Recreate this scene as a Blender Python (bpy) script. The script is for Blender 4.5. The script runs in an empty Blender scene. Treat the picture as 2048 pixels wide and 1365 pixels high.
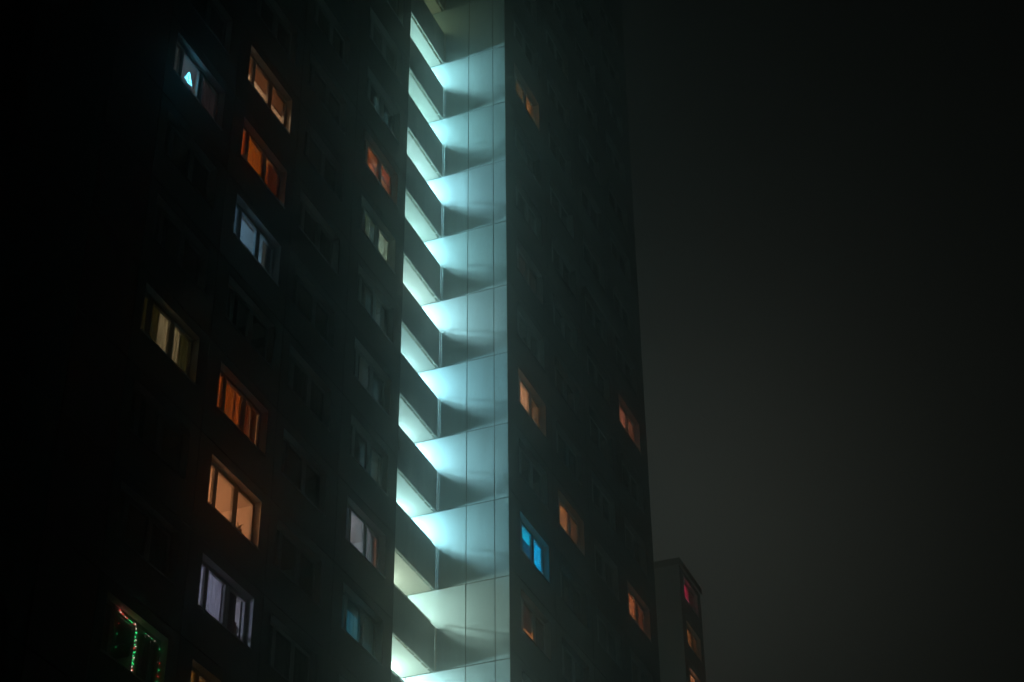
import bpy, math, random
from mathutils import Vector, Matrix
R = random.Random(7)
sc = bpy.context.scene
col = sc.collection

# ------------------------------------------------------------------ camera
PITCH, YAW, ROLL = 0.6088306, 0.3765482, -0.0105533
fw = Vector((math.cos(YAW) * math.cos(PITCH), math.sin(YAW) * math.cos(PITCH), math.sin(PITCH)))
rt = fw.cross(Vector((0, 0, 1))).normalized()
up = rt.cross(fw)
cr, sr = math.cos(ROLL), math.sin(ROLL)
rt, up = rt * cr + up * sr, up * cr - rt * sr
cd = bpy.data.cameras.new('camera')
cam = bpy.data.objects.new('camera', cd)
col.objects.link(cam)
m3 = Matrix((rt, up, -fw)).transposed()
cam.matrix_world = Matrix.Translation((0, 0, 1.6)) @ m3.to_4x4()
cd.sensor_width = 36.0
cd.lens = 3804.77 / 2048 * 36
cd.clip_start = 0.1
cd.clip_end = 3000
sc.camera = cam

def pixdir(x, y):
    return (fw * 3804.77 + rt * (x - 1024) - up * (y - 682.5)).normalized()

# ------------------------------------------------------------------ world (foggy night sky with the glow of the estate)
GLOW_DIR = pixdir(1280, 1120)
W = bpy.data.worlds.new('World')
sc.world = W
W.use_nodes = True
nt = W.node_tree
nt.nodes.clear()
N = nt.nodes.new
L = nt.links.new
out = N('ShaderNodeOutputWorld')
add = N('ShaderNodeAddShader')
bg1 = N('ShaderNodeBackground'); bg2 = N('ShaderNodeBackground')
sky = N('ShaderNodeTexSky'); sky.sky_type = 'NISHITA'; sky.sun_disc = False
sky.sun_elevation = math.radians(-6); sky.sun_rotation = math.radians(60)
L(sky.outputs[0], bg1.inputs[0]); bg1.inputs[1].default_value = 0.01
tc = N('ShaderNodeTexCoord')
dot = N('ShaderNodeVectorMath'); dot.operation = 'DOT_PRODUCT'
dot.inputs[1].default_value = GLOW_DIR
L(tc.outputs['Generated'], dot.inputs[0])
cl = N('ShaderNodeMath'); cl.operation = 'MAXIMUM'; cl.inputs[1].default_value = 0.0
L(dot.outputs['Value'], cl.inputs[0])
pw = N('ShaderNodeMath'); pw.operation = 'POWER'; pw.inputs[1].default_value = 150.0
L(cl.outputs[0], pw.inputs[0])
mul = N('ShaderNodeMath'); mul.operation = 'MULTIPLY_ADD'
mul.inputs[1].default_value = 0.032; mul.inputs[2].default_value = 0.0
pw2 = N('ShaderNodeMath'); pw2.operation = 'POWER'; pw2.inputs[1].default_value = 28.0
L(cl.outputs[0], pw2.inputs[0])
mu2 = N('ShaderNodeMath'); mu2.operation = 'MULTIPLY_ADD'
mu2.inputs[1].default_value = 0.005; mu2.inputs[2].default_value = 0.0004
L(pw2.outputs[0], mu2.inputs[0]); L(mu2.outputs[0], mul.inputs[2])
L(pw.outputs[0], mul.inputs[0])
bg2.inputs[0].default_value = (.85, 1.0, 0.90, 1)
L(mul.outputs[0], bg2.inputs[1])
L(bg1.outputs[0], add.inputs[0]); L(bg2.outputs[0], add.inputs[1])
L(add.outputs[0], out.inputs[0])

sc.view_settings.view_transform = 'Standard'
sc.view_settings.look = 'None'
sc.view_settings.exposure = 0
sc.view_settings.gamma = 1
sc.view_settings.use_curve_mapping = False
sc.render.engine = 'CYCLES'
cy = sc.cycles
cy.use_denoising = True
cy.denoiser = 'OPENIMAGEDENOISE'
cy.denoising_input_passes = 'RGB_ALBEDO_NORMAL'
cy.max_bounces = 6
cy.diffuse_bounces = 4
cy.transparent_max_bounces = 12
cy.volume_bounces = 1
cy.sample_clamp_indirect = 2.0
cy.use_light_tree = True

# ------------------------------------------------------------------ materials
def mat(name, base, rough=0.6, dirt=0.25, scale=1.2, streak=0.0, bump=0.1, metallic=0.0, vary=0.05):
    m = bpy.data.materials.new(name); m.use_nodes = True
    t = m.node_tree; b = t.nodes['Principled BSDF']
    n = t.nodes.new; l = t.links.new
    co = n('ShaderNodeTexCoord')
    geo = n('ShaderNodeNewGeometry')
    mp = n('ShaderNodeMapping'); mp.inputs['Scale'].default_value = (scale, scale, scale * (0.15 if streak else 1))
    l(geo.outputs['Position'], mp.inputs[0])
    no = n('ShaderNodeTexNoise'); no.inputs['Scale'].default_value = 1.0; no.inputs['Detail'].default_value = 8
    no.inputs['Roughness'].default_value = 0.65
    l(mp.outputs[0], no.inputs['Vector'])
    fine = n('ShaderNodeTexNoise'); fine.inputs['Scale'].default_value = 22; fine.inputs['Detail'].default_value = 4
    l(geo.outputs['Position'], fine.inputs['Vector'])
    ad = n('ShaderNodeMath'); ad.operation = 'MULTIPLY_ADD'; ad.inputs[1].default_value = 0.3
    l(fine.outputs[0], ad.inputs[0]); l(no.outputs[0], ad.inputs[2])
    rp = n('ShaderNodeValToRGB')
    rp.color_ramp.elements[0].position = 0.35; rp.color_ramp.elements[1].position = 0.95
    rp.color_ramp.elements[0].color = (*[c * (1 - dirt) for c in base], 1)
    rp.color_ramp.elements[1].color = (*[min(1, c * (1 + dirt * .4)) for c in base], 1)
    oi = n('ShaderNodeObjectInfo'); hv = n('ShaderNodeHueSaturation'); mr = n('ShaderNodeMapRange')
    mr.inputs['To Min'].default_value = 1 - vary; mr.inputs['To Max'].default_value = 1 + vary
    l(oi.outputs['Random'], mr.inputs['Value']); l(mr.outputs[0], hv.inputs['Value']); l(rp.outputs[0], hv.inputs['Color'])
    l(ad.outputs[0], rp.inputs[0]); l(hv.outputs[0], b.inputs['Base Color'])
    b.inputs['Roughness'].default_value = rough
    b.inputs['Metallic'].default_value = metallic
    bp = n('ShaderNodeBump'); bp.inputs['Strength'].default_value = bump; bp.inputs['Distance'].default_value = 0.01
    l(fine.outputs[0], bp.inputs['Height']); l(bp.outputs[0], b.inputs['Normal'])
    return m

def emis(name, c, s):
    m = bpy.data.materials.new(name); m.use_nodes = True
    t = m.node_tree; b = t.nodes['Principled BSDF']
    b.inputs['Base Color'].default_value = (.5, .5, .5, 1)
    b.inputs['Emission Color'].default_value = (*c, 1)
    b.inputs['Emission Strength'].default_value = s
    return m

def cloth(name, c, trans=0.5, fold=0.0):
    m = bpy.data.materials.new(name); m.use_nodes = True
    t = m.node_tree; t.nodes.clear(); n = t.nodes.new; l = t.links.new
    o = n('ShaderNodeOutputMaterial'); mx = n('ShaderNodeMixShader'); d = n('ShaderNodeBsdfDiffuse'); tr = n('ShaderNodeBsdfTranslucent')
    geo = n('ShaderNodeNewGeometry'); no = n('ShaderNodeTexNoise'); no.inputs['Scale'].default_value = 3.5
    no.inputs['Detail'].default_value = 6
    mp = n('ShaderNodeMapping'); mp.inputs['Scale'].default_value = (3.0, 1, 0.6)
    l(geo.outputs['Position'], mp.inputs[0]); l(mp.outputs[0], no.inputs['Vector'])
    rp = n('ShaderNodeValToRGB')
    rp.color_ramp.elements[0].position = 0.3; rp.color_ramp.elements[1].position = 0.7
    rp.color_ramp.elements[0].color = (*[v * .6 for v in c], 1); rp.color_ramp.elements[1].color = (*c, 1)
    l(no.outputs[0], rp.inputs[0])
    l(rp.outputs[0], d.inputs[0]); l(rp.outputs[0], tr.inputs[0])
    mx.inputs[0].default_value = trans
    l(d.outputs[0], mx.inputs[1]); l(tr.outputs[0], mx.inputs[2]); l(mx.outputs[0], o.inputs[0])
    return m

def glassm():
    m = bpy.data.materials.new('window_glass'); m.use_nodes = True
    t = m.node_tree; t.nodes.clear(); n = t.nodes.new; l = t.links.new
    o = n('ShaderNodeOutputMaterial'); mx = n('ShaderNodeMixShader'); tr = n('ShaderNodeBsdfTransparent'); g = n('ShaderNodeBsdfGlossy')
    g.inputs['Roughness'].default_value = 0.03
    tr.inputs[0].default_value = (.92, .95, .93, 1)
    lw = n('ShaderNodeLayerWeight'); lw.inputs[0].default_value = 0.5
    p5 = n('ShaderNodeMath'); p5.operation = 'POWER'; p5.inputs[1].default_value = 5.0
    f = n('ShaderNodeMath'); f.operation = 'MULTIPLY_ADD'; f.inputs[1].default_value = .9; f.inputs[2].default_value = .04
    l(lw.outputs['Facing'], p5.inputs[0]); l(p5.outputs[0], f.inputs[0])
    l(f.outputs[0], mx.inputs[0]); l(tr.outputs[0], mx.inputs[1]); l(g.outputs[0], mx.inputs[2]); l(mx.outputs[0], o.inputs[0])
    return m

M = {}
M['render_wall'] = mat('painted_concrete', (.10, .09, .072), .85, .35, .9, 1)
M['red_wall'] = mat('dark_red_paint', (.20, .03, .015), .85, .35, .9, 1)
M['cladding'] = mat('pale_cladding', (.57, .74, .80), .55, .24, 1.6, 1, .03, vary=.07)
M['joint'] = mat('joint_backing', (.02, .02, .02), .9)
M['parapet'] = mat('parapet_board', (.72, .70, .65), .75, .3, 1.6, 1, .06)
M['ceiling'] = mat('ceiling_paint', (.84, .83, .76), .8, .12, 1.0, 0, .05)
M['concrete'] = mat('bare_concrete', (.26, .26, .24), .9, .3, 1.5)
M['metal'] = mat('galvanised_steel', (.42, .43, .42), .45, .2, 3, 0, .05, .6)
M['pale_metal'] = mat('pale_painted_steel', (.75, .75, .72), .5, .15, 3, 0, .05)
M['pale_wall'] = mat('pale_render', (.42, .42, .41), .85, .3, .9, 1)
M['frame'] = mat('white_plastic_frame', (.48, .49, .46), .45, .1, 2, 0, .02)
M['reveal'] = mat('white_plaster', (.62, .62, .58), .85, .15, 1.5)
M['room_wall'] = mat('room_paint', (.62, .56, .50), .9, .06, .6)
M['ground'] = mat('asphalt_ground', (.05, .05, .048), .9, .4, .4)
M['glass'] = glassm()
M['dark_plastic'] = mat('dark_plastic', (.06, .06, .06), .5)

# ------------------------------------------------------------------ mesh helpers
class MB:
    def __init__(s): s.v = []; s.f = []
    def box(s, x0, x1, y0, y1, z0, z1):
        i = len(s.v)
        s.v += [(x, y, z) for z in (z0, z1) for y in (y0, y1) for x in (x0, x1)]
        s.f += [tuple(i + k for k in q) for q in ((0, 2, 3, 1), (4, 5, 7, 6), (0, 1, 5, 4), (2, 6, 7, 3), (0, 4, 6, 2), (1, 3, 7, 5))]
        return s
    def quad(s, *p):
        i = len(s.v); s.v += list(p); s.f.append(tuple(range(i, i + len(p)))); return s
    def tube(s, a, b, r, n=6):
        a, b = Vector(a), Vector(b); d = (b - a).normalized()
        u = d.cross(Vector((0, 0, 1)) if abs(d.z) < .9 else Vector((1, 0, 0))).normalized(); w = d.cross(u)
        i = len(s.v)
        for p in (a, b):
            for k in range(n):
                t = 2 * math.pi * k / n
                s.v.append(tuple(p + (u * math.cos(t) + w * math.sin(t)) * r))
        for k in range(n):
            k2 = (k + 1) % n
            s.f.append((i + k, i + k2, i + n + k2, i + n + k))
        s.f.append(tuple(i + k for k in range(n))[::-1]); s.f.append(tuple(i + n + k for k in range(n)))
        return s
    def mesh(s, name, m, bevel=0):
        me = bpy.data.meshes.new(name); me.from_pydata(s.v, [], s.f); me.materials.append(m); me.update()
        return me

def link(name, me, parent=None, loc=(0, 0, 0), world=True):
    """loc is a world position; parents here carry no rotation"""
    o = bpy.data.objects.new(name, me)
    col.objects.link(o)
    if parent is not None:
        o.parent = parent
        o.location = Vector(loc) - Vector(parent['wloc'])
    else:
        o.location = loc
    o['wloc'] = tuple(loc)
    return o

def thing(name, loc, label, cat, group=None):
    o = link(name, None, None, loc)
    o['label'] = label; o['category'] = cat
    if group: o['group'] = group
    return o

def bevel(o, w=.006):
    b = o.modifiers.new('soft_edge', 'BEVEL'); b.width = w; b.segments = 1; b.limit_method = 'ANGLE'

def point(parent, loc, c, p, r=.06):
    d = bpy.data.lights.new('lamp_light', 'POINT'); d.color = c; d.energy = p; d.shadow_soft_size = r
    o = bpy.data.objects.new('lamp_light', d); col.objects.link(o)
    o.parent = parent; o.location = Vector(loc) - Vector(parent['wloc'])
    return o

# ------------------------------------------------------------------ dimensions (metres; X runs along the facade, Y into the building)
H = 2.8
Z0 = 26.546          # ceiling level / joint of gallery storey 0
YA = 21.922          # left facade and parapet plane
YC = 19.451          # projecting right facade
XA0, XA1 = 25.65, 45.683
XC0, XC1 = 48.739, 64.2
ZS = Z0 + 1.42       # sill of storey 0
ROOF = 73.0
BACK = 34.0
WW, WH = 2.6, 1.40   # window opening
DEP = 0.20

# ground
g = MB().quad((-500, -500, 0), (700, -500, 0), (700, 700, 0), (-500, 700, 0))
ground = link('ground', g.mesh('ground', M['ground'])); ground['kind'] = 'structure'

# ------------------------------------------------------------------ window kit
def frame_mesh():
    b = MB(); y0, y1 = DEP, DEP + .07
    b.box(0, .05, y0, y1, 0, WH).box(WW - .05, WW, y0, y1, 0, WH)
    b.box(.05, WW - .05, y0, y1, 0, .05).box(.05, WW - .05, y0, y1, WH - .05, WH)
    b.box(.55, .61, y0, y1, .05, WH - .05).box(1.57, 1.63, y0, y1, .05, WH - .05)
    for x0, x1, a, c in ((.05, .55, .045, .055), (.61, 1.57, .06, .075), (1.63, WW - .05, .09, .05)):
        p, q = y0 - .012, y1 - .012          # sash, standing a little proud
        b.box(x0, x0 + a, p, q, .05, WH - .05).box(x1 - c, x1, p, q, .05, WH - .05)
        b.box(x0 + a, x1 - c, p, q, .05, .11).box(x0 + a, x1 - c, p, q, WH - .12, WH - .05)
    return b.mesh('window_frame', M['frame'])
PANES = ((.095, .495), (.67, 1.495), (1.72, 2.50))
FRAME = frame_mesh()
PANE = [MB().box(a, b, DEP + .02, DEP + .026, .11, WH - .12).mesh('pane', M['glass']) for a, b in PANES]
SILL = MB().box(-.02, WW + .02, -.035, DEP, -.022, -.002).mesh('sill', M['metal'])

REVEAL = MB().box(WW - .004, WW + .001, .002, DEP - .002, .0, WH).box(-.001, .004, .002, DEP - .002, .0, WH).box(.004, WW - .004, .002, DEP - .002, WH - .004, WH + .001).mesh('reveal', M['reveal'])

def curtain_mesh(x0, x1, z0, z1, m, y=.305, amp=.014, pitch=.13):
    b = MB(); n = max(4, int((x1 - x0) / pitch * 6)); ph = R.random() * 6
    pts = []
    for i in range(n + 1):
        x = x0 + (x1 - x0) * i / n
        pts.append((x, y + amp * math.sin(x / pitch * 2 * math.pi + ph) + .012 * math.sin(x * 23 + ph * 2)))
    for i, (x, yy) in enumerate(pts):
        b.v += [(x, yy, z0), (x, yy, z1)]
    for i in range(n):
        b.f.append((2 * i, 2 * i + 2, 2 * i + 3, 2 * i + 1))
    return b.mesh('curtain', m)

ROOM_W = MB()
def room_mesh(depth=3.6, x0=-.35, x1=2.95, z0=-.85, z1=1.58, m=None):
    b = MB(); y0 = .285
    b.quad((x0, y0, z1), (x1, y0, z1), (x1, depth, z1), (x0, depth, z1))
    b.quad((x0, y0, z0), (x0, depth, z0), (x1, depth, z0), (x1, y0, z0))
    b.quad((x0, y0, z0), (x0, y0, z1), (x0, depth, z1), (x0, depth, z0))
    b.quad((x1, y0, z0), (x1, depth, z0), (x1, depth, z1), (x1, y0, z1))
    b.quad((x0, depth, z0), (x0, depth, z1), (x1, depth, z1), (x1, depth, z0))
    return b.mesh('room', m or M['room_wall'])
ROOM = room_mesh()

CL = {}
def cloth_of(c, t=.5):
    k = (tuple(c), t)
    if k not in CL: CL[k] = cloth('curtain_cloth_%d' % len(CL), c, t)
    return CL[k]

def window(parent, x, y, fl, spec=None, zs=None):
    z = (ZS + H * fl) if zs is None else zs
    w = link('window', FRAME, parent, (x, y, z))
    for pm in PANE: link('pane', pm, w, (x, y, z))
    link('sill', SILL, w, (x, y, z)); link('reveal', REVEAL, w, (x, y, z))
    if not spec: return w
    if spec.get('label'): w['label'] = spec['label']
    if spec.get('lamp'):
        c, p = spec['lamp'][:2]
        lx, ly, lz = spec.get('at', (1.3, 2.2, 1.15))
        link('room', spec.get('room', ROOM), w, (x, y, z))
        point(w, (x + lx, y + ly, z + lz), c, p * math.exp((math.hypot(x, y) - 30) * .009))
    sx_ = .095 * x / y; sz_ = .095 * (z - 1) / y
    def edge(v, lo, hi): return lo - .3 if v <= lo + .11 else (hi + .3 if v >= hi - .11 else v + sx_)
    for (x0, x1, z0, z1, c, t) in spec.get('curtain', ()):
        x0, x1 = edge(x0, 0, WW), edge(x1, 0, WW)
        z0, z1 = (z0 + sz_ if z0 > .05 else -.25), (z1 + sz_ if z1 < 1.25 else 1.55)
        link('curtain', curtain_mesh(x0, x1, z0, z1, cloth_of(c, t)), w, (x, y, z))
    for (x0, x1, z0, z1, c, t) in spec.get('blind', ()):
        x0, x1, z0, z1 = max(0, x0 + sx_), x1 + sx_, (z0 + sz_ if z0 > .05 else -.2), (z1 + sz_ if z1 < 1.3 else 1.57)
        b = MB().quad((x0, .30, z0), (x1, .30, z0), (x1, .30, z1), (x0, .30, z1))
        b.box(x0, x1, .29, .31, z0 - .03, z0)
        link('roller_blind', b.mesh('roller_blind', cloth_of(c, t)), w, (x, y, z))
    return w

def panel_mesh(w, hole=None, m=None, z0=-1.07, z1=1.73, th=.30, gap=.009):
    b = MB()
    for y0, y1, g in ((0, .022, gap), (.022, th, 0)):
        X0, X1, Za, Zb = g, w - g, z0 + g, z1 - g
        if hole is None: b.box(X0, X1, y0, y1, Za, Zb)
        else:
            h = hole
            b.box(X0, h, y0, y1, Za, Zb); b.box(h + WW, X1, y0, y1, Za, Zb)
            b.box(h, h + WW, y0, y1, Za, 0); b.box(h, h + WW, y0, y1, WH, Zb)
    return b.mesh('wall_panel', m or M['render_wall'])

# ------------------------------------------------------------------ the tower
T = thing('apartment_tower', (48.739, 21.922, 0),
          'tall dark apartment tower with a lit stack of gallery landings up its middle', 'apartment tower')

KA, KC = range(-5, 10), range(-5, 14)
A_COLS = [(25.65, 28.72, None, 0), (28.72, 30.9, None, 1), (30.9, 34.35, 31.28, 0), (34.35, 38.05, 34.98, 0),
          (38.05, 41.78, 38.48, 0), (41.78, 45.683, 42.42, 0)]
C_COLS = [(48.776, 52.85, 49.72, 0), (52.85, 56.5, 53.35, 0), (56.5, 60.15, 57.0, 0), (60.15, 64.2, 60.66, 0)]

peach, orange, warm, amber = (1, .60, .36), (1, .40, .12), (1, .58, .36), (1, .55, .2)
SA, SC = {}, {}
# (column x, storey) -> what the photograph shows behind that window
SA[(31.28, 3)] = dict(label='dim window with a glowing tree light in its middle pane', lamp=((.80, .74, 1), 30), at=(.6, 2.4, 1.1),
    curtain=[(1.66, 2.6, .0, 1.22, (.30, .17, .14), .45), (1.36, 1.52, 0, 1.0, (.7, .5, .35), .6), (0, .5, 0, 1.3, (.3, .34, .28), .5)])
SA[(31.28, 0)] = dict(label='window with olive curtains drawn half open', lamp=((1, .86, .6), 36), at=(1.6, 1.9, 1.1),
    curtain=[(0, 1.02, 0, 1.4, (.10, .09, .035), .35), (1.0, 1.55, 0, 1.4, (.6, .52, .40), .6), (1.6, 2.05, 0, 1.4, (.62, .55, .42), .6),
             (2.0, 2.62, 0, 1.4, (.14, .14, .06), .35)])
SA[(34.98, 5)] = dict(lamp=((1, .6, .35), 2.0), curtain=[(0, 1.6, 0, 1.4, (.06, .04, .03), .1), (1.6, 2.6, 0, 1.2, (.1, .06, .05), .1)])
SA[(34.98, 4)] = dict(label='peach lit window with brown roller blinds half down', lamp=(warm, 105), at=(1.3, 1.9, .9),
    blind=[(.06, .54, .62, 1.36, (.22, .12, .07), .45), (.63, 1.56, .66, 1.36, (.22, .12, .07), .45), (1.65, 2.55, .62, 1.36, (.22, .12, .07), .45)])
SA[(34.98, 3)] = dict(label='deep orange window with patterned curtains', lamp=(orange, 60), at=(.9, 1.5, .8),
    curtain=[(0, .55, 0, 1.4, (.60, .20, .06), .5), (.6, 1.58, 0, 1.4, (.62, .30, .07), .45), (1.64, 1.9, 0, 1.0, (.6, .25, .07), .5), (1.88, 2.6, 0, 1.4, (.30, .09, .03), .4)])
SA[(34.98, 2)] = dict(label='cool blue window with a brown curtain edge', lamp=((.26, .56, 1), 85), at=(1.0, 1.9, .9),
    blind=[(.63, 1.56, 1.1, 1.36, (.5, .33, .25), .4)],
    curtain=[(0, .55, 0, 1.4, (.40, .38, .36), .4), (1.93, 2.15, 0, 1.4, (.40, .22, .13), .5), (2.15, 2.62, 0, 1.4, (.05, .04, .035), .15)])
SA[(34.98, 0)] = dict(label='orange brown window with drawn curtains', lamp=((1, .42, .16), 62), at=(1.1, 1.8, .7),
    curtain=[(0, .56, 0, 1.4, (.55, .28, .14), .5), (.6, 1.2, 0, 1.4, (.42, .19, .07), .5), (1.15, 1.6, 0, 1.2, (.55, .24, .1), .6),
             (1.62, 2.05, 0, 1.4, (.28, .12, .09), .45), (2.05, 2.4, 0, 1.4, (.12, .05, .03), .3)])
SA[(34.98, -1)] = dict(label='bright peach window with bare panes', lamp=((1, .42, .20), 120), at=(1.2, 2.3, .95))
SA[(34.98, -2)] = dict(label='lavender window with a sheer curtain and a dark drape', lamp=((.55, .60, 1), 62), at=(1.0, 1.9, .9),
    curtain=[(.62, 1.38, 0, 1.4, (.62, .60, .60), .6), (1.36, 2.08, 0, 1.4, (.03, .018, .02), .1), (2.33, 2.62, 0, 1.4, (.03, .022, .03), .1), (0, .35, 0, 1.4, (.5, .5, .5), .6)])
SA[(34.98, -3)] = dict(label='ochre lit window', lamp=((1, .62, .3), 55), at=(1.3, 2.3, .9),
    curtain=[(0, .56, 0, 1.4, (.5, .34, .16), .6), (.7, 1.6, 0, 1.4, (.4, .26, .15), .5), (1.6, 2.6, 0, 1.4, (.15, .1, .07), .5)])
SA[(38.48, 0)] = dict()
SA[(42.42, 6)] = dict(lamp=((.7, .85, .9), 3.8), curtain=[(0, 1.2, 0, 1.4, (.04, .05, .05), .1), (1.75, 2.6, 0, 1.4, (.04, .05, .05), .1)])
SA[(42.42, 5)] = dict(label='orange window with low blinds', lamp=((1, .48, .22), 104.5), at=(1.5, 1.8, .8),
    blind=[(.63, 1.56, .72, 1.36, (.42, .2, .08), .5), (1.65, 2.55, .72, 1.36, (.5, .14, .07), .5)],
    curtain=[(0, .6, 0, 1.4, (.05, .02, .02), .2), (.6, 1.56, 0, .75, (.50, .22, .1), .6), (1.64, 2.3, 0, .8, (.6, .36, .24), .6), (2.28, 2.6, 0, .8, (.6, .2, .05), .6)])
SA[(42.42, 4)] = dict(label='pale grey green window beside a dim curtain', lamp=((.75, 1, .85), 108), at=(1.9, 1.9, .9),
    curtain=[(0, .75, 0, 1.4, (.07, .09, .07), .3), (.7, 1.1, 0, 1.3, (.12, .14, .11), .5), (1.05, 1.56, 0, 1.3, (.06, .06, .05), .3), (1.64, 2.58, 0, 1.4, (.5, .52, .47), .5)])
SA[(42.42, 3)] = dict(lamp=((.6, .85, .85), 9.5), curtain=[(0, .9, 0, 1.4, (.05, .05, .05), .1), (1.0, 1.6, 0, 1.4, (.05, .05, .05), .1), (2.1, 2.6, 0, 1.4, (.05, .05, .05), .1)])
SA[(42.42, 2)] = dict(lamp=((.55, .8, .9), 4.18), curtain=[(0, .8, 0, 1.4, (.05, .05, .05), .1), (1.6, 2.6, 0, 1.4, (.09, .1, .1), .3)])
SA[(42.42, 1)] = dict(lamp=((.5, .85, .85), 7.6), curtain=[(0, 1.9, 0, 1.4, (.04, .05, .05), .1), (2.3, 2.6, 0, 1.4, (.05, .05, .05), .1)])
SA[(42.42, 0)] = dict(label='blue grey window with an orange curtain at its right edge', lamp=((.62, .72, 1), 68.39999999999999), at=(1.0, 1.9, .9),
    curtain=[(0, .5, 0, 1.4, (.2, .25, .3), .5), (1.64, 2.05, 0, 1.4, (.55, .46, .44), .5), (2.03, 2.28, 0, 1.4, (.22, .16, .13), .4), (2.26, 2.5, 0, 1.4, (.8, .28, .12), .6)])
SA[(42.42, -1)] = dict(label='teal lit window, lower panes only', lamp=((.12, .62, 1), 45.599999999999994), at=(1.0, 1.9, .7),
    blind=[(.04, 2.56, .95, 1.36, (.02, .03, .03), .1), (1.65, 2.55, .5, .95, (.02, .03, .03), .1)],
    curtain=[(0, 1.6, 0, .95, (.35, .5, .5), .5), (1.64, 2.6, 0, .6, (.18, .25, .25), .5)])
SC[(49.72, 8)] = dict(label='dim amber window', lamp=((1, .66, .40), 68.0), at=(1.9, 1.5, .8),
    curtain=[(0, 1.58, 0, 1.4, (.20, .16, .09), .45), (1.6, 2.2, 0, 1.4, (.62, .36, .14), .5), (2.2, 2.62, 0, 1.4, (.2, .15, .1), .4)])
SC[(49.72, 5)] = dict(lamp=((1, .62, .45), 14.0), curtain=[(0, 2.6, 0, 1.4, (.22, .15, .12), .4)])
SC[(49.72, 3)] = dict(label='peach window with one olive curtain', lamp=((1, .66, .46), 170.0), at=(.9, 1.9, .9),
    curtain=[(0, 1.58, 0, 1.4, (.72, .52, .40), .5), (1.6, 2.55, 0, 1.4, (.25, .18, .10), .45)])
SC[(49.72, 1)] = dict(label='cyan lit window', lamp=((.0, .50, 1), 220.0), at=(1.9, 1.8, .9),
    blind=[(.1, 1.56, .0, .8, (.05, .13, .16), .4)], curtain=[(1.64, 2.55, 0, 1.25, (.5, .9, 1), .6)])
SC[(49.72, 0)] = dict(label='dark red window glowing orange along its sill', lamp=((1, .32, .1), 120.0), at=(1.0, 1.4, .0),
    curtain=[(0, 1.58, .42, 1.4, (.07, .025, .02), .3), (1.6, 2.6, 0, 1.4, (.04, .025, .02), .15)])
SC[(53.35, 2)] = dict(label='amber brown window with drawn curtains', lamp=((1, .64, .38), 120.0), at=(.9, 1.8, .8),
    curtain=[(0, 1.58, 0, 1.4, (.55, .32, .18), .5), (1.6, 2.62, 0, 1.4, (.28, .17, .10), .4)])
SC[(60.66, 5)] = dict(label='dusky pink window near the tower edge', lamp=((1, .58, .44), 140.0), at=(1.3, 1.8, .5),
    curtain=[(0, 1.58, 0, 1.3, (.38, .2, .16), .5), (1.6, 2.2, 0, 1.3, (.36, .2, .15), .5), (2.2, 2.6, 0, 1.3, (.22, .13, .1), .4)])
SC[(60.66, 2)] = dict(label='rusty orange window near the tower edge', lamp=((1, .56, .36), 150.0), at=(.9, 1.8, .8),
    curtain=[(0, 1.58, 0, 1.3, (.5, .26, .16), .5), (1.6, 2.6, 0, 1.3, (.32, .15, .1), .45)])

def facade(cols, y, ks, specs):
    for (x0, x1, wx, red) in cols:
        me = panel_mesh(x1 - x0, None if wx is None else wx - x0, M['red_wall'] if red else None)
        for k in ks:
            z = ZS + H * k
            o = link('wall_panel', me, T, (x0, y, z))
            if red and k == 0: o['label'] = 'dark red painted wall panel'
            if wx is not None:
                sp = specs.get((wx, k))
                if sp is None and R.random() < .45:
                    c = R.choice([(.25, .26, .24), (.18, .17, .15), (.3, .3, .3)])
                    a = R.choice([(0, .9), (1.7, 2.6), (0.6, 1.5), (0, 2.6)])
                    sp = dict(curtain=[(a[0], a[1], 0, 1.4, c, .3)])
                window(T, wx, y, k, sp)
facade(A_COLS, YA, KA, SA)
facade(C_COLS, YC, KC, SC)

# plain wall below and above the storeys in view, end walls, roof
def part(name, m, *boxes, label=None):
    b = MB()
    for q in boxes: b.box(*q)
    o = link(name, b.mesh(name, m), T, (0, 0, 0))
    if label: o['label'] = label
    return o
zlA, zhA = ZS + H * KA[0] - 1.07, ZS + H * KA[-1] + 1.73
zlC, zhC = ZS + H * KC[0] - 1.07, ZS + H * KC[-1] + 1.73
part('lower_wall', M['render_wall'], (XA0, XA1, YA, YA + .3, 0, zlA), (XC0, XC1, YC, YC + .3, 0, zlC))
part('upper_wall', M['render_wall'], (XA0, XA1, YA, YA + .3, zhA, ROOF), (XC0, XC1, YC, YC + .3, zhC, ROOF))
part('end_wall', M['render_wall'], (XA0, XA0 + .3, YA + .3, BACK, 0, ROOF))
part('end_wall', M['render_wall'], (XC1 - .3, XC1, YC + .3, BACK, 0, ROOF))
part('rear_wall', M['render_wall'], (XA0 + .3, XC1 - .3, BACK - .3, BACK, 0, ROOF))
part('roof', M['concrete'], (XA0 - .1, XA1 + .0, YA - .1, BACK + .1, ROOF, ROOF + .5), (XA1, XC0, YA + .2, BACK + .1, ROOF, ROOF + .5),
     (XC0, XC1 + .1, YC - .1, BACK + .1, ROOF, ROOF + .5))
YB = 24.7     # back wall of the galleries
part('return_wall', M['render_wall'], (XA1 - .2, XA1, YA + .3, YB, 0, ROOF))
part('side_wall', M['joint'], (XC0 + .035, XC0 + .3, YC + .3, YB, 0, ROOF))
part('gallery_back_wall', M['ceiling'], (XA1 - .2, XC0 + .3, YB, YB + .2, 0, ROOF))

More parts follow.
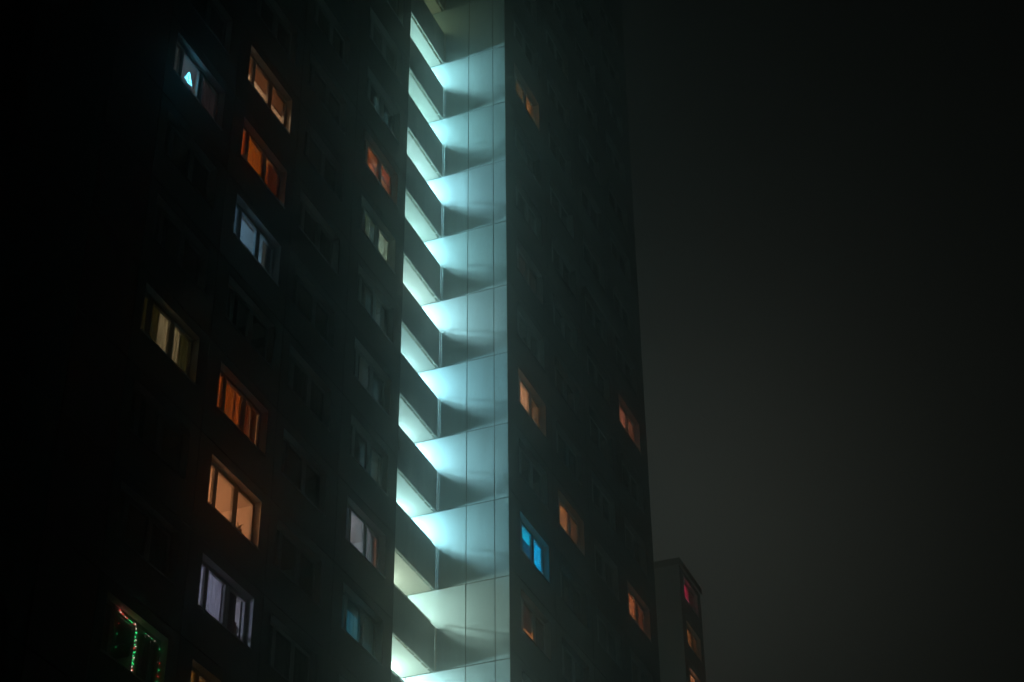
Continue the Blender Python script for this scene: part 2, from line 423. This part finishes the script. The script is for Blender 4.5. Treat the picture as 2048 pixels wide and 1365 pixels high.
# cladding panels of the projecting side wall, one by one
KG = range(-5, 13)
YB = 24.7
SEG = [(YC, 19.925), (19.925, 20.905), (20.905, 22.9), (22.9, YB)]
SIDE = []
for j, (a, b_) in enumerate(SEG):
    g_ = .013
    b = MB().box(0, .034, (0.0 if j == 0 else g_), b_ - a - g_, .012, H - .022)
    SIDE.append(b.mesh('cladding_panel', M['cladding']))
for k in KG:
    for (a, b_), me in zip(SEG, SIDE):
        o = link('cladding_panel', me, T, (XC0, a, Z0 + H * k)); bevel(o, .004)
# corner strip closing the edge of the right facade
part('corner_trim', M['metal'], (XC0 + .001, XC0 + .034, YC - .007, YC - .001, zlC, zhC))

# gallery storeys: slab, parapet on brackets, handrail, ceiling lamp
PX0, PX1 = XA1 - .0, XC0 - .05
PL = PX1 - PX0
slab_me = MB().box(XA1, XC0, YA + .15, YB, 0, .20).mesh('landing_slab', M['ceiling'])
par_me = MB().box(0, PL, 0, .05, -.02, 1.46).mesh('parapet', M['parapet'])
cap_me = MB().box(0, PL, -.008, .062, 1.46, 1.485).mesh('coping', M['metal'])
edge_me = MB().tube((0, .02, -.03), (PL, .02, -.03), .015).mesh('edge_rail', M['pale_metal'])
NB = 6
br_me = MB().box(-.02, .02, .02, .15, -.02, .0).box(-.02, .02, .05, .062, -.03, .2).mesh('bracket', M['pale_metal'])
rail_me = MB().box(0, PL, .13, .17, 1.675, 1.71).mesh('handrail', M['metal'])
post_me = MB().box(-.04, .04, .13, .16, .20, 1.675).mesh('post', M['metal'])
end_me = MB().box(.002, .03, -.055, -.006, -.0, 1.47).mesh('end_trim', M['pale_metal'])
lampbase = MB().box(-.16, .16, -.28, .28, -.06, 0).mesh('ceiling_light', M['frame'])
wl_me = MB().box(-.17, .17, 0, .12, -.08, .08).mesh('wall_light', M['frame'])
# k: (colour, power, x, y)
cyan = (.50, .92, 1.0)
LAMP = {k: (cyan, 600, 48.2, 23.45) for k in range(-3, 9)}
LAMP[0] = ((.72, 1, .86), 220, 47.2, 23.5)
LAMP[-1] = ((.70, 1, .90), 560, 47.9, 23.5)
LAMP[9] = ((.66, .90, .52), 22, 47.3, 23.4)
for k in KG:
    z = Z0 + H * k
    link('landing_slab', slab_me, T, (0, 0, z))
    p = link('parapet', par_me, T, (PX0, YA, z))
    link('coping', cap_me, p, (PX0, YA, z)); link('edge_rail', edge_me, p, (PX0, YA, z)); link('end_trim', end_me, p, (PX1, YA, z))
    link('handrail', rail_me, p, (PX0, YA, z))
    for i in range(NB):
        x = PX0 + PL * (i + .5) / NB
        link('bracket', br_me, p, (x, YA, z)); link('post', post_me, p, (x, YA, z))
    c, pw_, lx, ly = LAMP.get(k, (cyan, 0, 46.9, 23.75))
    pw_ *= R.uniform(1.2, 1.45); TL = R.choice([.25, .35, .5]); c = (c[0] * R.uniform(.9, 1.1), c[1], min(1, c[2] * R.uniform(.94, 1.04))); lx += R.uniform(-.1, .1)
    zt = z + H
    f = link('ceiling_light', lampbase, T, (lx, ly, zt - .001))
    if pw_:
        dmat = emis('lamp_glass_%d' % k, c, 12 if pw_ > 40 else 1)
        wd_me = MB().box(-.14, .14, -.06, 0, -.05, .05).mesh('diffuser', dmat)
        link('diffuser', MB().box(-.14, .14, -.26, .26, -.075, -.06).mesh('diffuser', dmat), f, (lx, ly, zt - .001))
        ad_ = bpy.data.lights.new('lamp_light', 'AREA'); ad_.shape = 'RECTANGLE'; ad_.size = .26; ad_.size_y = .5
        ad_.color = c; ad_.energy = pw_ * .55
        ao = bpy.data.objects.new('lamp_light', ad_); col.objects.link(ao)
        ao.parent = f; ao.location = (0, 0, -.082)
        point(f, (lx, ly - .1, zt - .17), c, pw_ * .22, .07)
        wl = link('wall_light', wl_me, T, (47.2, YB - .12, zt - .26))
        link('diffuser', wd_me, wl, (47.2, YB - .12, zt - .26)).data.materials[0] = dmat
        point(wl, (47.2, YB - .26, zt - .26), c, pw_ * (.8 if k else 1.8), .09)

# invented lamps on the unseen end wall, added to light the fog beyond
added_lamp_me = MB().box(0, .14, -.2, .2, -.1, .1).box(.14, .2, -.17, .17, -.07, .07).mesh('wall_light', M['frame'])
for k in range(-7, 7, 2):
    wl = link('wall_light', added_lamp_me, T, (XC1, 24.5, ZS + H * k))
    link('diffuser', MB().box(.2, .22, -.15, .15, -.05, .05).mesh('diffuser', emis('added_lamp_glass', (.75, 1, .88), 8)), wl, (XC1, 24.5, ZS + H * k))
    point(wl, (XC1 + .45, 24.5, ZS + H * k), (.76, 1, .86), 260, .12)

# ------------------------------------------------------------------ LED tree hanging in a window
tx, ty, tz = 32.46, YA + .30, 37.02
tr = thing('led_tree', (tx, ty, tz), 'small glowing cyan tree light hanging in the upper left window', 'tree light')
led = emis('cyan_led', (.12, .62, 1.0), 11)
b = MB()
prof = [(.0, .36), (.075, .25), (.02, .255), (.13, .15), (.035, .155), (.19, .04), (.05, .05), (.05, 0)]
for s in (-1, 1):
    for (a, c) in zip(prof, prof[1:]): b.tube((s * a[0], 0, a[1]), (s * c[0], 0, c[1]), .0095)
b.tube((-.05, 0, 0), (.05, 0, 0), .009)
link('outline_tube', b.mesh('outline_tube', led), tr, (tx, ty, tz))
b = MB()
for z_, w_ in ((.10, .08),):
    b.tube((-w_, .004, z_), (w_, .004, z_ + .02), .009)
link('inner_tube', b.mesh('inner_tube', led), tr, (tx, ty, tz))
link('hanging_cord', MB().tube((0, 0, .36), (0, 0, .95), .003, 4).mesh('hanging_cord', M['dark_plastic']), tr, (tx, ty, tz))

# ------------------------------------------------------------------ string lights round the lower left window
sx, sy, sz = 31.28, YA + .17, ZS - 3 * H
sl = thing('string_lights', (sx, sy, sz), 'string of tiny red, green and white lights round the lowest left window', 'string lights')
def poly(pts, step):
    out_ = []
    for a, c in zip(pts, pts[1:]):
        a, c = Vector(a), Vector(c); n_ = max(1, int((c - a).length / step))
        out_ += [a.lerp(c, i / n_) for i in range(n_)]
    return out_ + [Vector(pts[-1])]
paths = [[(.80, 0, 1.34), (.84, 0, 1.30), (1.40, 0, 1.26), (1.50, 0, 1.20), (1.52, 0, .62), (1.50, 0, .10), (1.53, 0, .04)],
         [(1.47, 0, 1.3), (1.55, 0, 1.1), (1.57, 0, .66), (1.54, 0, .22)],
         [(1.90, 0, 1.27), (2.30, 0, 1.24), (2.52, 0, 1.16), (2.60, 0, .98), (2.58, 0, .5), (2.55, 0, .05)],
         [(.80, 0, 1.0), (.78, 0, .75), (.80, 0, .45)]]
bulbs = []
for i, pth in enumerate(paths):
    pts = poly(pth, [.085, .12, .13, .2][i])
    pts = [p + Vector((R.uniform(-.012, .012), 0, R.uniform(-.012, .012))) for p in pts]
    wire = MB()
    for a, c in zip(pts, pts[1:]): wire.tube(a, c, .003, 3)
    link('wire', wire.mesh('wire', M['dark_plastic']), sl, (sx, sy, sz))
    bulbs += [(p, i) for p in pts]
def bulb_mesh(m):
    b = MB(); r = .009
    b.v = [(r, 0, 0), (-r, 0, 0), (0, r, 0), (0, -r, 0), (0, 0, r), (0, 0, -r)]
    b.f = [(0, 2, 4), (2, 1, 4), (1, 3, 4), (3, 0, 4), (2, 0, 5), (1, 2, 5), (3, 1, 5), (0, 3, 5)]
    return b.mesh('bulb', m)
BM = {(c, d): bulb_mesh(emis('bulb_%s_%d' % (c, d), v, s)) for c, v in dict(green=(.03, 1, .25), red=(1, .04, .03), white=(1, .75, .6)).items()
      for d, s in ((0, 7.5), (1, 3))}
for p, i in bulbs:
    q = R.random()
    low = p.z < .5 and i == 0
    c = 'green' if q < (.8 if low else .5) else ('red' if q < .72 else 'white')
    link('bulb', BM[(c, 0 if i < 2 else 1)], sl, Vector((sx, sy, sz)) + p)

# ------------------------------------------------------------------ things standing on inner sills
def lathe(prof, m, name, n=12):
    b = MB()
    for (rr, z) in prof:
        b.v += [(rr * math.cos(2 * math.pi * i / n), rr * math.sin(2 * math.pi * i / n), z) for i in range(n)]
    for a in range(len(prof) - 1):
        for i in range(n): b.f.append((a * n + i, a * n + (i + 1) % n, (a + 1) * n + (i + 1) % n, (a + 1) * n + i))
    b.f.append(tuple(range(n))[::-1]); b.f.append(tuple((len(prof) - 1) * n + i for i in range(n)))
    return b.mesh(name, m)
M['clay'] = mat('clay_pot', (.22, .10, .06), .8); M['leaf'] = mat('houseplant_leaf', (.05, .09, .03), .6)
px, py, pz = 37.10, YA + .34, ZS - H + .20
pt = thing('potted_plant', (px, py, pz), 'small dark potted plant on the inner sill of the bright peach window', 'potted plant')
link('pot', lathe([(.06, 0), (.085, .15), (.095, .15), (.095, .18), (.08, .18)], M['clay'], 'pot'), pt, (px, py, pz))
b = MB()
for i in range(16):
    a = i * 2.4; l_ = .10 + .07 * R.random(); z1 = .22 + .14 * R.random()
    d = Vector((math.cos(a), math.sin(a), 0)); n_ = Vector((-d.y, d.x, 0)) * .018
    p0 = Vector((0, 0, .17)); p1 = d * l_ * .5 + Vector((0, 0, z1)); p2 = d * l_ + Vector((0, 0, z1 - .03))
    b.quad(tuple(p0 - n_ * .3), tuple(p0 + n_ * .3), tuple(p1 + n_), tuple(p1 - n_)); b.quad(tuple(p1 - n_), tuple(p1 + n_), tuple(p2))
link('leaves', b.mesh('leaves', M['leaf']), pt, (px, py, pz))['kind'] = 'stuff'
link('shelf', MB().box(-.5, .3, -.12, .12, -.03, -.001).mesh('shelf', M['frame']), pt, (px, py, pz))
vx, vy, vz = 37.45, YA + .43, ZS - 2 * H + .38
vt = thing('vase', (vx, vy, vz), 'round brown vase in the bright slit of the lavender window', 'vase')
link('body', lathe([(.05, 0), (.10, .08), (.115, .16), (.08, .25), (.035, .30), (.045, .34)], M['clay'], 'body'), vt, (vx, vy, vz))
link('shelf', MB().box(-.3, .4, -.1, .1, -.03, -.001).mesh('shelf', M['frame']), vt, (vx, vy, vz))
link('rim', lathe([(.045, .34), (.052, .345), (.052, .355), (.04, .36)], M['clay'], 'rim'), vt, (vx, vy, vz))

# ------------------------------------------------------------------ the second tower, far off in the fog
X2 = 96.0; Y2 = 26.4; Z2T = 56.5
T2 = thing('distant_tower', (X2, Y2, 0), 'distant apartment tower almost lost in the fog behind the right edge', 'apartment tower')
def part2(name, m, *boxes):
    b = MB()
    for q in boxes: b.box(*q)
    return link(name, b.mesh(name, m), T2, (0, 0, 0))
cols2 = [(91.95, 96.0, 92.75)]
zb2 = 47.98
S2 = {(92.75, 1): dict(lamp=((1, .12, .30), 90), at=(.9, 1.5, .8), curtain=[(0, 1.3, .5, 1.4, (.6, .2, .3), .6), (1.3, 2.6, 0, 1.4, (.15, .06, .06), .3)]),
      (92.75, 0): dict(lamp=((1, .50, .22), 90), at=(.8, 1.5, .8), curtain=[(0, 2.6, 0, 1.4, (.35, .22, .12), .5)]),
      (92.75, -1): dict(lamp=((1, .35, .15), 130), at=(.8, 1.5, .8), curtain=[(1.2, 2.6, 0, 1.4, (.35, .12, .1), .4)]),
      (86.5, -2): dict(lamp=((1, .75, .3), 260), at=(1.5, 1.5, .8))}
for (x0, x1, wx) in cols2:
    me = panel_mesh(x1 - x0, None if wx is None else wx - x0, M['pale_wall'])
    for k in range(-4, 2):
        z = zb2 + H * k
        link('wall_panel', me, T2, (x0, Y2, z))
        if wx is not None: window(T2, wx, Y2, 0, S2.get((wx, k)), zs=z)
zl2, zh2, zm2 = zb2 - 4 * H - 1.07, zb2 + 1 * H + 1.73, zb2 - 2 * H + 1.73
part2('lower_wall', M['pale_wall'], (91.95, 96, Y2, Y2 + .3, 0, zl2))
part2('end_wall', M['pale_wall'], (95.7, 96, Y2 + .3, Y2 + 12, 0, zh2))
part2('end_wall', M['pale_wall'], (91.95, 92.25, Y2 + .3, Y2 + 12, 0, zh2))
part2('rear_wall', M['pale_wall'], (91.95, 96, Y2 + 12, Y2 + 12.3, 0, zh2))
part2('roof', M['concrete'], (91.85, 96.1, Y2 - .1, Y2 + 12.4, zh2, zh2 + .4))

# ------------------------------------------------------------------ haze
DENS = 0.0092
hz = MB().box(-520, 720, -520, 720, -1, 80)
ho_me = hz.mesh('haze', M['glass'])
ho_me.materials.clear()
hm = bpy.data.materials.new('night_fog'); hm.use_nodes = True
t = hm.node_tree; t.nodes.clear()
o_ = t.nodes.new('ShaderNodeOutputMaterial'); pv = t.nodes.new('ShaderNodeVolumePrincipled')
pv.inputs['Color'].default_value = (.94, .85, .76, 1)
pv.inputs['Density'].default_value = DENS
pv.inputs['Anisotropy'].default_value = 0.96
t.links.new(pv.outputs[0], o_.inputs['Volume'])
ho_me.materials.append(hm)
ho = link('haze', ho_me); ho['kind'] = 'stuff'

for o in col.objects:
    if 'wloc' in o: del o['wloc']
